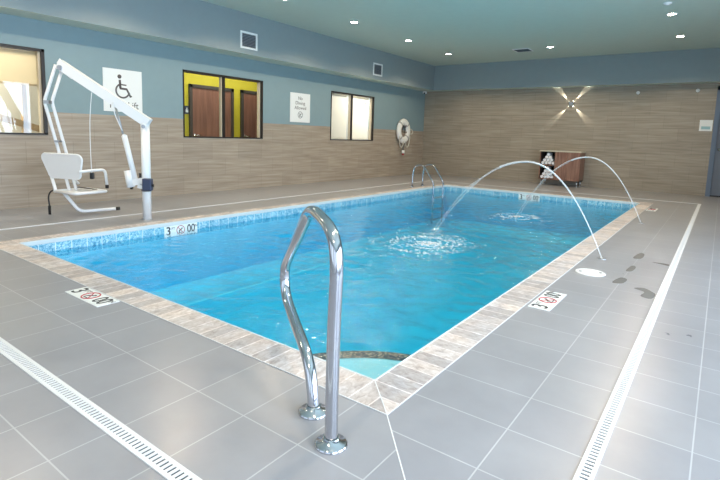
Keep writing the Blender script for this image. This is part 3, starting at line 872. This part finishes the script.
# ------------------------------------------------------------------ pool lift
e1 = Vector((.807, .590, 0))
B0 = Vector((-4.583, 1.557, 0)); lang = math.atan2(e1.y, e1.x)
r = empty('pool_lift', B0, lang, label='white pool lift with post, raised arm and hanging seat on the left deck', cat='pool lift')
# post
MB().tube([(0, 0, 0), (0, 0, 1.17)], .053, 24).lathe([(.053, 1.17), (.05, 1.2), (.02, 1.215), (0, 1.215)], (0, 0, 0)).build('post', M['white'], r)
MB().lathe([(.075, 0), (.075, .006), (.052, .009)], (0, 0, 0), n=28).build('floor_socket', M['alu'], r)
# arm: box beam
def lbeam(mb, p, q, w, t_):
    p, q = Vector(p), Vector(q); d = (q - p).normalized(); mb.xbox((p + q) / 2, d, (0, 1, 0), d.cross(Vector((0, 1, 0))), (q - p).length, t_, w)
m = MB(); lbeam(m, (.05, 0, 1.20), (-1.03, 0, 1.885), .115, .085); arm = m.build('arm', M['white'], r)
m = MB(); m.tube([(-1.0, -.055, 1.835), (-1.0, .055, 1.835)], .03, 16); m.build('arm_pivot', M['alu'], arm)
m = MB(); pl_ = [(-1.055, 1.90), (-1.02, 1.95), (-.93, 1.83), (-.80, 1.735), (-.89, 1.71), (-.99, 1.78)]
m.prism(pl_, -.006, .006).xform(Matrix(((1, 0, 0, 0), (0, 0, -1, 0), (0, 1, 0, 0), (0, 0, 0, 1)))).build('gusset', M['white'], arm)
m = MB(); m.tube([(0, -.058, 1.16), (0, .058, 1.16)], .022, 14).build('post_pivot', M['alu'], r)
# hanging links
for dx, s in ((-.025, -.03), (.03, .03)):
    MB().tube(round_path([(-1.03 + dx, s, 1.87), (-1.19 + dx, s, 1.43), (-1.125 + dx, s + .15, .78), (-1.05 + dx, .20 + s, .31)], .05), .019, 12).build('hanging_link', M['white'], r)
MB().box((-1.215, -.05, 1.40), (-1.15, .05, 1.44)).build('link_bracket', M['alu'], r)
MB().box((-1.17, .05, .93), (-1.11, .16, .955)).build('link_bracket', M['alu'], r)
# actuator
MB().tube([(-.375, 0, 1.45), (-.268, 0, 1.03)], .012, 12).build('actuator_rod', M['alu'], r)
MB().tube([(-.275, 0, 1.05), (-.262, 0, 1.04), (-.135, 0, .47)], [.02, .033, .033], 16).build('actuator_tube', M['white'], r)
MB().tube([(-.225, -.01, .61), (-.19, -.01, .40)], .047, 18).build('actuator_motor', M['white'], r)
m = MB(); lbeam(m, (-.22, 0, .44), (-.0, 0, .50), .075, .07); lbeam(m, (-.1, 0, .42), (0, 0, .40), .05, .06); m.build('lower_bracket', M['white'], r)
MB().tube([(-.06, .0, .58), (-.06, .0, .50)], .03, 12).build('knob', M['black'], r)
MB().box((-.20, -.02, .375), (-.175, .02, .40)).build('motor_plug', M['black'], r)
cb_ = MB().box((.0, -.13, .375), (.11, -.055, .525), bev=.008).build('control_box', M['navy'], r)
MB().box((.111, -.11, .42), (.13, -.08, .455)).build('plug', M['black'], cb_)
MB().lathe([(.053, 0), (.06, .0), (.06, .03), (.053, .03)], (0, 0, .355)).build('post_collar', M['grey'], r)
# cable and pendant
MB().tube(smooth_path([(-.62, -.05, 1.55), (-.66, -.04, 1.2), (-.665, -.04, .8), (-.66, -.04, .56)], 4), .004, 6).tube(smooth_path([(-.36, -.05, 1.44), (-.34, -.06, 1.3), (-.26, -.05, 1.1)], 4), .006, 6).build('cable', M['white'], r)
MB().box((-.68, -.06, .49), (-.635, -.02, .57), bev=.006).build('hand_control', M['black'], r)
# seat assembly
w_ = Vector((.88, -.47, 0)).normalized(); f_ = Vector((.47, .88, 0)).normalized()
BL = Vector((-1.22, .10, .305)); BR = BL + w_ * .44
FR = BR + f_ * .42 + w_ * .0; FL = BL + f_ * .42
PL, PR = Vector((-1.30, .125, .49)), Vector((-.805, -.125, .49))
# back panel with rounded corners, perforated look kept plain
n_ = f_; m = MB(); pts = []; wp_ = Vector((.96, -.28, 0)); fp_ = Vector((.28, .96, 0))
Wp = .53; Hp = .30; cen = Vector((-1.05, .02, .635)); rc = .06
def rr_pts(w0, w1, h, rc, k=5):
    o_ = []
    for (sx, sz, a0) in ((1, 1, 0), (-1, 1, 90), (-1, -1, 180), (1, -1, 270)):
        ww = w1 if sz > 0 else w0
        for j in range(k + 1):
            a = math.radians(a0 + 90 * j / k)
            o_.append((sx * (ww / 2 - rc) + rc * math.cos(a), sz * (h / 2 - rc) + rc * math.sin(a)))
    return o_
out = rr_pts(.50, .62, Hp, rc); nn = len(out); vs = []
for th in (-.012, .012):
    for a, b in out: vs.append(cen + wp_ * a + Vector((0, 0, 1)) * b + fp_ * th + fp_ * (-.05 * b / Hp))
fs = [tuple(range(nn)), tuple(range(2 * nn - 1, nn - 1, -1))] + [(i, nn + i, nn + (i + 1) % nn, (i + 1) % nn) for i in range(nn)]
m.add(vs, fs); bkp = m.build('backrest', M['white'], r)
m = MB(); m.tube([cen + wp_ * a + Vector((0, 0, 1)) * b + fp_ * (-.05 * b / Hp) for a, b in out], .015, 8, closed=True); m.build('backrest_rim', M['white'], bkp)
# seat frame and side tubes
m = MB(); m.tube(round_path([BL, BR, FR, FL, BL + f_ * .02], .05), .019, 12); m.tube(round_path([PL + Vector((.0, 0, .12)), BL + Vector((.01, 0, .02)), BL], .03), .019, 12)
m.build('seat_frame', M['white'], r)
m = MB(); sc = (BL + FR) / 2; m.xbox(sc + Vector((0, 0, .002)), w_, f_, (0, 0, 1), .41, .39, .012); m.build('seat', M['white'], r)
m = MB(); m.xbox(sc + Vector((0, 0, .036)) + f_ * .06, w_, f_, (0, 0, 1), .42, .045, .008); m.build('seat_belt', M['black'], r); m = MB()
m.tube(smooth_path([BL + Vector((.02, 0, .02)), BL + Vector((-.05, 0, -.005)), BL + Vector((-.085, 0, -.08)), BL + Vector((-.075, .0, -.2))], 4), .009, 6)
bs = m.build('belt_strap', M['black'], r)
m = MB(); m.xbox(BL + Vector((-.078, 0, -.25)), (1, 0, 0), (0, 1, 0), (0, 0, 1), .03, .012, .12); m.build('buckle', M['black'], bs)
ar0 = Vector((-.775, -.09, .575))
arm_r = MB().tube(round_path([ar0 + w_ * -.03, ar0 + f_ * .12 + Vector((0, 0, .015)), ar0 + f_ * .33 + Vector((0, 0, .02)), ar0 + f_ * .35 + Vector((.0, 0, -.19))], .06), .018, 12).build('armrest', M['white'], r)
al0 = Vector((-1.28, .13, .52))
MB().tube(round_path([al0, al0 + Vector((-.09, .08, .04)), al0 + f_ * .22 + Vector((-.02, .0, .05)), al0 + f_ * .36 + Vector((0, 0, -.15))], .06), .016, 12).build('armrest', M['white'], r)
MB().tube([ar0 + f_ * .35 + Vector((.0, 0, -.18)), ar0 + f_ * .35 + Vector((.0, 0, -.225))], .021, 12).build('armrest_ferrule', M['black'], arm_r)
ft = [Vector((-1.08, .05, .30)), Vector((-.935, .14, .045)), Vector((-.56, .34, .065))]
ftr = MB().tube(round_path(ft, .07), .021, 14).build('footrest', M['white'], r)
MB().tube([ft[2] + (ft[2] - ft[1]).normalized() * -.005, ft[2] + (ft[2] - ft[1]).normalized() * .045], .023, 14).build('footrest_cap', M['black'], ftr)

# ------------------------------------------------------------------ signs on the left wall
y0, y1, z0, z1 = 1.985, 2.605, 1.385, 2.035
r = empty('lift_sign', (XW, (y0 + y1) / 2, (z0 + z1) / 2), label='white square sign with wheelchair symbol behind the pool lift arm', cat='sign')
w2, h2 = (y1 - y0) / 2, (z1 - z0) / 2
MB().box((0, -w2, -h2), (.008, w2, h2)).build('plate', M['signwhite'], r)
m = MB(); zc = .06; e = .0085
m.lathe([(.032, 0), (.032, .0012), (0, .0012)], (e, -.055, zc + .155), (1, 0, 0), 20)
arc = [(e + .001, -.01 + .105 * math.cos(a), zc - .06 + .105 * math.sin(a)) for a in [math.radians(118 + 232 * i / 24) for i in range(25)]]
m.tube(arc, .0125, 8)
def sline(a, b, w):
    p, q = Vector((e, a[0], a[1])), Vector((e, b[0], b[1])); d = (q - p).normalized(); m.xbox((p + q) / 2 + Vector((.0006, 0, 0)), d, d.cross(Vector((1, 0, 0))), (1, 0, 0), (q - p).length + w * .3, w, .0014)
sline((-.052, zc + .10), (-.045, zc - .02), .036); sline((-.045, zc + .035), (.05, zc + .03), .02); sline((-.05, zc - .025), (.055, zc - .03), .032); sline((.055, zc - .03), (.115, zc - .145), .03); sline((.11, zc - .145), (.135, zc - .135), .02)
m.build('wheelchair_symbol', M['grey'], r)
text('lettering', 'Pool Lift', .15, (e, .015, -.225), R_LW, M['grey'], r, .0006, fit=.46)
y0, y1, z0, z1 = 5.995, 6.63, 1.385, 2.02
r = empty('no_diving_sign', (XW, (y0 + y1) / 2, (z0 + z1) / 2), label='white sign reading No Diving Allowed between the two smaller windows', cat='sign')
w2, h2 = (y1 - y0) / 2, (z1 - z0) / 2
MB().box((0, -w2, -h2), (.008, w2, h2)).build('plate', M['signwhite'], r)
for s, z, fw in (('No', .205, .13), ('Diving', .10, .30), ('Allowed', -.005, .37)): text('lettering', s, .105, (e, 0, z), R_LW, M['grey'], r, .0006, fit=fw)
circle_slash(r, (e, 0, -.155), (0, 1, 0), (0, 0, 1), (1, 0, 0), .07, M['grey'], M['ink'])

# vents on the left soffit
def vent(y0, y1, z0, z1, label):
    r = empty('wall_vent', (XS, (y0 + y1) / 2, (z0 + z1) / 2), label=label, cat='vent', group=None)
    a, b = (y1 - y0) / 2, (z1 - z0) / 2; w = .035; m = MB()
    m.box((0, -a, -b), (.014, -a + w, b)); m.box((0, a - w, -b), (.014, a, b)); m.box((0, -a + w, b - w), (.014, a - w, b)); m.box((0, -a + w, -b), (.014, a - w, -b + w)); m.build('frame', M['signwhite'], r)
    MB().box((.0, -a + w, -b + w), (.003, a - w, b - w)).build('cavity', M['ventgrey'], r)
    m = MB(); n = 9
    for i in range(n):
        z = -b + w + (2 * b - 2 * w) * (i + .5) / n
        m.xbox((.007, 0, z), (0, 1, 0), Vector((1, 0, -.9)).normalized(), Vector((.9, 0, 1)).normalized(), 2 * (a - w), .013, .0025)
    m.build('louvre', M['alu'], r)
vent(4.24, 4.64, 2.64, 2.945, 'white framed vent on the left soffit above the hallway window')
vent(8.43, 8.83, 2.64, 2.945, 'white framed vent on the left soffit above the small far window')

# life ring
r = empty('life_ring', (XW + .004, 10.62, 1.305), label='white life ring with ropes hanging on the left wall near the far corner', cat='life ring')
m = MB(); R0 = .25
m.tube([(.07, R0 * math.cos(a), R0 * 1.06 * math.sin(a)) for a in [2 * PI * i / 48 for i in range(48)]], .095, 16, closed=True)
m.v = [(.07 + (x - .07) * .65, y, z) for x, y, z in m.v]; m.build('ring', M['ring'], r)
for a in (PI / 4, 3 * PI / 4, 5 * PI / 4, 7 * PI / 4):
    m = MB(); m.tube([(.07, R0 * math.cos(a + d), R0 * 1.06 * math.sin(a + d)) for d in (-.09, 0, .09)], .1, 16); m.v = [(.07 + (x - .07) * .66, y, z) for x, y, z in m.v]; m.build('band', M['bandgrey'], r)
m = MB(); m.box((0, -.06, .02), (.03, .06, .16)); m.tube(round_path([(.02, 0, .12), (.15, 0, .12), (.16, 0, .17)], .03), .012, 8); m.tube(round_path([(.02, 0, -.02), (.15, .04, -.05), (.16, .05, -.01)], .03), .012, 8); m.build('bracket', M['grey'], r)
m = MB()
for s in (-1, 1):
    m.tube(smooth_path([(.13, s * .28, -.15), (.12, s * .26, -.36), (.12, s * .17, -.47), (.12, s * .08, -.41), (.12, s * .06, -.30)], 5), .012, 8)
m.tube(smooth_path([(.12, .33, .07), (.13, .42, .02), (.13, .42, -.06), (.12, .33, -.08)], 4), .012, 8)
m.build('rope', M['rope'], r)
m = MB(); m.tube([(.08, .0, -.36), (.08, .0, -.56)], .018, 8); m.build('strap', M['grey'], r)
m = MB(); m.tube([(.09, 0, -.555), (.09, 0, -.565), (.09, 0, -.64), (.09, 0, -.65)], [.03, .045, .045, .03], 12); m.build('throw_weight', M['ring'], r)
MB().tube([(.09, 0, -.65), (.09, 0, -.70)], .03, 12).build('throw_weight_end', M['red'], r)

# small device in the corner, sprinkler heads, reader sign
r = empty('corner_device', (XW, 11.84, HS), label='small white device under the soffit in the far left corner', cat='detector')
MB().box((0, -.06, -.07), (.10, .05, -.0), bev=.01).build('housing', M['white'], r); MB().ball((.06, -.05, -.06), .028, mi=0).build('lens', M['black'], r)
for i, x in enumerate((-.60, .60)):
    r = empty('sprinkler_head', (x, YF, 2.375 + i * .02), label=('small white sprinkler head on the far wall right of the sconce', 'small white sprinkler head on the far wall above the door side')[i], cat='sprinkler', group='sidewall sprinklers')
    MB().lathe([(.04, 0), (.04, .004), (.03, .01), (0, .01)], (0, 0, 0), (0, -1, 0)).build('escutcheon', M['white'], r)
    m = MB(); m.tube([(0, 0, 0), (0, -.05, 0)], .01, 8); m.box((-.03, -.065, .004), (.03, -.02, .008)); m.box((-.02, -.065, -.015), (.02, -.06, .01)); m.build('deflector', M['white'], r)
r = empty('wall_notice', (.828, YF, 1.605), label='small pale notice plate on the far wall beside the grey door', cat='sign')
MB().box((-.122, -.01, -.125), (.122, 0, .125)).build('plate', M['signwhite'], r)
MB().box((-.085, -.0115, -.085), (.085, -.0098, -.02)).build('print', M['cardblue'], r)

# ------------------------------------------------------------------ towel cabinet
cx0, cx1, cy0, cy1 = -2.665, -1.66, 11.44, 11.925
r = empty('towel_cabinet', ((cx0 + cx1) / 2, (cy0 + cy1) / 2, 0), label='brown laminate towel cabinet on short metal legs against the far wall', cat='cabinet')
hx, hy = (cx1 - cx0) / 2, (cy1 - cy0) / 2; cz0, cz1 = .15, .875; t_ = .022; xo = -hx + .39
m = MB(); m.box((-hx, -hy, cz0), (-hx + t_, hy, cz1)); m.box((hx - t_, -hy, cz0), (hx, hy, cz1)); m.box((-hx, -hy, cz0), (hx, hy, cz0 + t_)); m.box((-hx, hy - .012, cz0), (hx, hy, cz1)); m.build('carcass', M['cabwood'], r)
m = MB(); m.box((xo - .012, -hy + .005, cz0 + t_), (xo, hy - .012, cz1)); m.box((-hx + t_, -hy + .012, cz0 + t_), (-hx + t_ + .002, hy - .012, cz1)); m.box((-hx + t_, hy - .016, cz0 + t_), (xo - .012, hy - .012, cz1)); m.build('divider', M['cabdark'], r)
MB().box((-hx + t_ + .002, -hy + .01, .515), (xo - .012, hy - .016, .535)).build('shelf', M['cabwood'], r)
MB().box((-hx - .012, -hy - .012, cz1), (hx + .012, hy, cz1 + .028)).build('top', M['cabtop'], r)
mid = (xo + hx) / 2
for a, b, s in ((xo, mid - .002, 1), (mid + .002, hx - .0, -1)):
    d = MB().box((a, -hy - .018, cz0), (b, -hy, cz1 - .004)).build('door', M['cabwood'], r)
for sx in (-1, 1):
    for sy in (-1, 1):
        MB().tube([(sx * (hx - .06), sy * (hy - .06), 0), (sx * (hx - .06), sy * (hy - .06), cz0)], .02, 12).lathe([(.028, 0), (.028, .012), (.02, .014)], (sx * (hx - .06), sy * (hy - .06), 0)).build('leg', M['alu'], r)
# rolled towels: two pyramids of ten
def towel_mesh():
    m = MB(); pts = []
    n = 60; R_ = .037; th = .007; ln_ = .24
    vs = []; fs = []
    for i in range(n + 1):
        a = 5 * PI * i / n; rr = .006 + (R_ - .006) * i / n
        vs += [(rr * math.cos(a), -ln_ / 2, rr * math.sin(a)), (rr * math.cos(a), ln_ / 2, rr * math.sin(a)), ((rr + th) * math.cos(a), ln_ / 2, (rr + th) * math.sin(a)), ((rr + th) * math.cos(a), -ln_ / 2, (rr + th) * math.sin(a))]
    for i in range(n):
        for k in range(4): fs.append((4 * i + k, 4 * i + (k + 1) % 4, 4 * i + 4 + (k + 1) % 4, 4 * i + 4 + k))
    m.add(vs, fs, 0, False)
    m.lathe([(0, -ln_ / 2 + .004), (R_, -ln_ / 2 + .004), (R_, ln_ / 2 - .004), (0, ln_ / 2 - .004)], (0, 0, 0), (0, 1, 0), 16, 0, False)
    return m
tproto = towel_mesh().build('rolled_towel', M['towel'])
first = True; rowname = ['bottom', 'second', 'third', 'top']; posname = {4: ['leftmost', 'second from left', 'third from left', 'rightmost'], 3: ['left', 'middle', 'right'], 2: ['left', 'right'], 1: ['single']}
RT = .043; ox = (cx0 + cx1) / 2 + (-hx + t_ + xo) / 2
for sh, zb in (('lower', cz0 + t_), ('upper', .535)):
    for row in range(4):
        k = 4 - row
        for i in range(k):
            t = tproto if first else tproto.copy()
            if not first: COL.objects.link(t)
            first = False
            t.location = (ox + (i - (k - 1) / 2) * RT * 2.02, cy0 + .155, zb + RT + .003 + row * RT * 1.74)
            t.rotation_euler = (0, random.uniform(0, 6), 0)
            tag(t, 'rolled white towel on the %s cabinet shelf, %s in the %s row' % (sh, posname[k][i], rowname[row]), 'towel', 'rolled towels on the %s shelf' % sh)

# ------------------------------------------------------------------ wall sconce with four beams
r = empty('wall_sconce', (-2.11, YF, 2.125), label='small four-way wall sconce throwing an X of light on the far wall', cat='wall light')
m = MB(); m.tube([(0, 0, 0), (0, -.05, 0)], .045, 20); m.build('body', M['alu'], r)
for k in range(4):
    a = math.radians((48, 132, 226, 314)[k]); d = Vector((math.cos(a), 0, math.sin(a)))
    MB().tube([d * .04 + Vector((0, -.04, 0)), d * .085 + Vector((0, -.04, 0))], .022, 12).build('arm', M['alu'], r)
    MB().tube([d * .084 + Vector((0, -.04, 0)), d * .087 + Vector((0, -.04, 0))], .018, 12).build('lens', M['beam'], r)
    L_ = bpy.data.lights.new('sconce_beam', 'SPOT'); L_.energy = 26; L_.spot_size = math.radians(24); L_.spot_blend = .5; L_.shadow_soft_size = .006; L_.color = (1, .96, .82)
    lo = link(bpy.data.objects.new('sconce_beam', L_), r); lo.location = d * .10 + Vector((0, -.035, 0))
    lo.rotation_euler = (d + Vector((0, .13, 0))).to_track_quat('-Z', 'Y').to_euler()

# ------------------------------------------------------------------ ceiling lights and grille
places = [(-4.70, 4.04, 'recessed downlight nearest the camera in the row along the left wall'),
          (-4.70, 5.90, 'recessed downlight second along the left row, above the No Diving sign side'),
          (-4.70, 7.91, 'recessed downlight third along the left row'),
          (-4.68, 9.87, 'recessed downlight at the far end of the left row'),
          (-2.21, 10.02, 'single recessed downlight near the middle of the far ceiling, right of the grille'),
          (.30, 7.94, 'upper of the two downlights at the right of the photo'),
          (.30, 9.94, 'lower of the two downlights at the right of the photo'),
          (-4.70, 2.0, None), (-4.70, 0.0, None), (-4.70, -2.0, None), (.30, 5.9, None), (.30, 3.8, None), (.30, 1.7, None), (.30, -.4, None), (.30, -2.4, None)]
dl0 = None
for x, y, lab in places:
    if dl0 is None:
        d = dl0 = empty('downlight', (x, y, HC))
        MB().lathe([(.060, -.001), (.085, -.001), (.085, -.006), (.078, -.010), (.060, -.006), (.058, -.001)], n=32).build('trim_ring', M['white'], d)
        MB().lathe([(0, -.004), (.058, -.004), (.058, -.001)], n=28).build('lens', M['lens'], d)
        Ld = bpy.data.lights.new('lamp', 'SPOT'); Ld.energy = 76; Ld.spot_size = math.radians(146); Ld.spot_blend = .35; Ld.shadow_soft_size = .05; Ld.color = (1, .78, .53)
        lo = link(bpy.data.objects.new('lamp', Ld), d); lo.location = (0, 0, -.02)
    else:
        d = copy_tree(dl0); d.location = (x, y, HC)
    tag(d, lab or 'recessed downlight outside the view', 'downlight', 'recessed ceiling downlights')
r = empty('ceiling_grille', (-2.87, 10.14, HC), label='square grey supply grille on the ceiling near the far wall', cat='vent')
m = MB(); a = .2; w = .03
m.box((-a, -a, -.012), (a, -a + w, 0)); m.box((-a, a - w, -.012), (a, a, 0)); m.box((-a, -a + w, -.012), (-a + w, a - w, 0)); m.box((a - w, -a + w, -.012), (a, a - w, 0)); m.build('frame', M['white'], r)
m = MB()
for i in range(8): 
    y = -a + w + (2 * a - 2 * w) * (i + .5) / 8; m.xbox((0, y, -.006), (1, 0, 0), Vector((0, 1, .7)).normalized(), Vector((0, -.7, 1)).normalized(), 2 * (a - w), .03, .003)
m.build('slat', M['ventgrey'], r)
r = empty('smoke_detector', (.30, 7.17, HC), label='flat white disc on the ceiling by the upper right downlight', cat='detector')
MB().lathe([(.06, 0), (.06, -.012), (.045, -.022), (0, -.024)], n=28).build('housing', M['white'], r)
MB().lathe([(.03, -.022), (.03, -.03), (0, -.032)], n=20).build('cover', M['white'], r)

# ------------------------------------------------------------------ lights behind the windows and daylight
def area(name, loc, rot, sx, sy, en, col):
    l = bpy.data.lights.new(name, 'AREA'); l.shape = 'RECTANGLE'; l.size = sx; l.size_y = sy; l.energy = en; l.color = col
    o = link(bpy.data.objects.new(name, l)); o.location = loc; o.rotation_euler = rot; return o
area('hallway_lamp', (XW - .85, 5.0, 2.65), (0, 0, 0), .6, 3.0, 32, (1, .95, .85))
area('porch_sun_fill', (XW - .8, -.2, 2.65), (0, 0, 0), .8, 2.6, 60, (1, .97, .9))  # added light standing in for sunshine on the wall outside
area('back_room_lamp', (XW - .7, 8.9, 2.65), (0, 0, 0), .5, 1.5, 85, (1, .95, .88))
DAY = (.66, .80, 1)
for a, b in NWIN: area('daylight', ((a + b) / 2, YN - TW - .02, 1.4), (math.radians(-90), 0, 0), b - a, 2.2, 240, DAY)
for a, b in RWIN: area('daylight', (XR + TW + .02, (a + b) / 2, 1.4), (0, math.radians(90), 0), 2.2, b - a, 120, DAY)

w = bpy.data.worlds.new('world'); S.world = w; w.use_nodes = True
bg = w.node_tree.nodes['Background']; bg.inputs[0].default_value = (.72, .85, 1, 1); bg.inputs[1].default_value = 1.4

# ------------------------------------------------------------------ camera
cam = bpy.data.cameras.new('camera'); co = bpy.data.objects.new('camera', cam); COL.objects.link(co)
r3 = Vector((.80447337, .59316807, .03121263)); u3 = Vector((-.10014535, .08364999, .99145025)); f3 = Vector((-.5854857, .80072112, -.12669721))
Mx = Matrix((r3, u3, -f3)).transposed().to_4x4(); Mx.translation = Vector((1.20260246, -1.80470079, 1.131))
co.matrix_world = Mx
cam.sensor_width = 36; cam.lens = 490.977 / 720 * 36; cam.shift_y = (198.433 - 240) / 720
cam.clip_start = .05
S.camera = co
S.view_settings.view_transform = 'Standard'; S.view_settings.look = 'None'; S.view_settings.gamma = 1
S.view_settings.use_curve_mapping = False; S.view_settings.exposure = .45
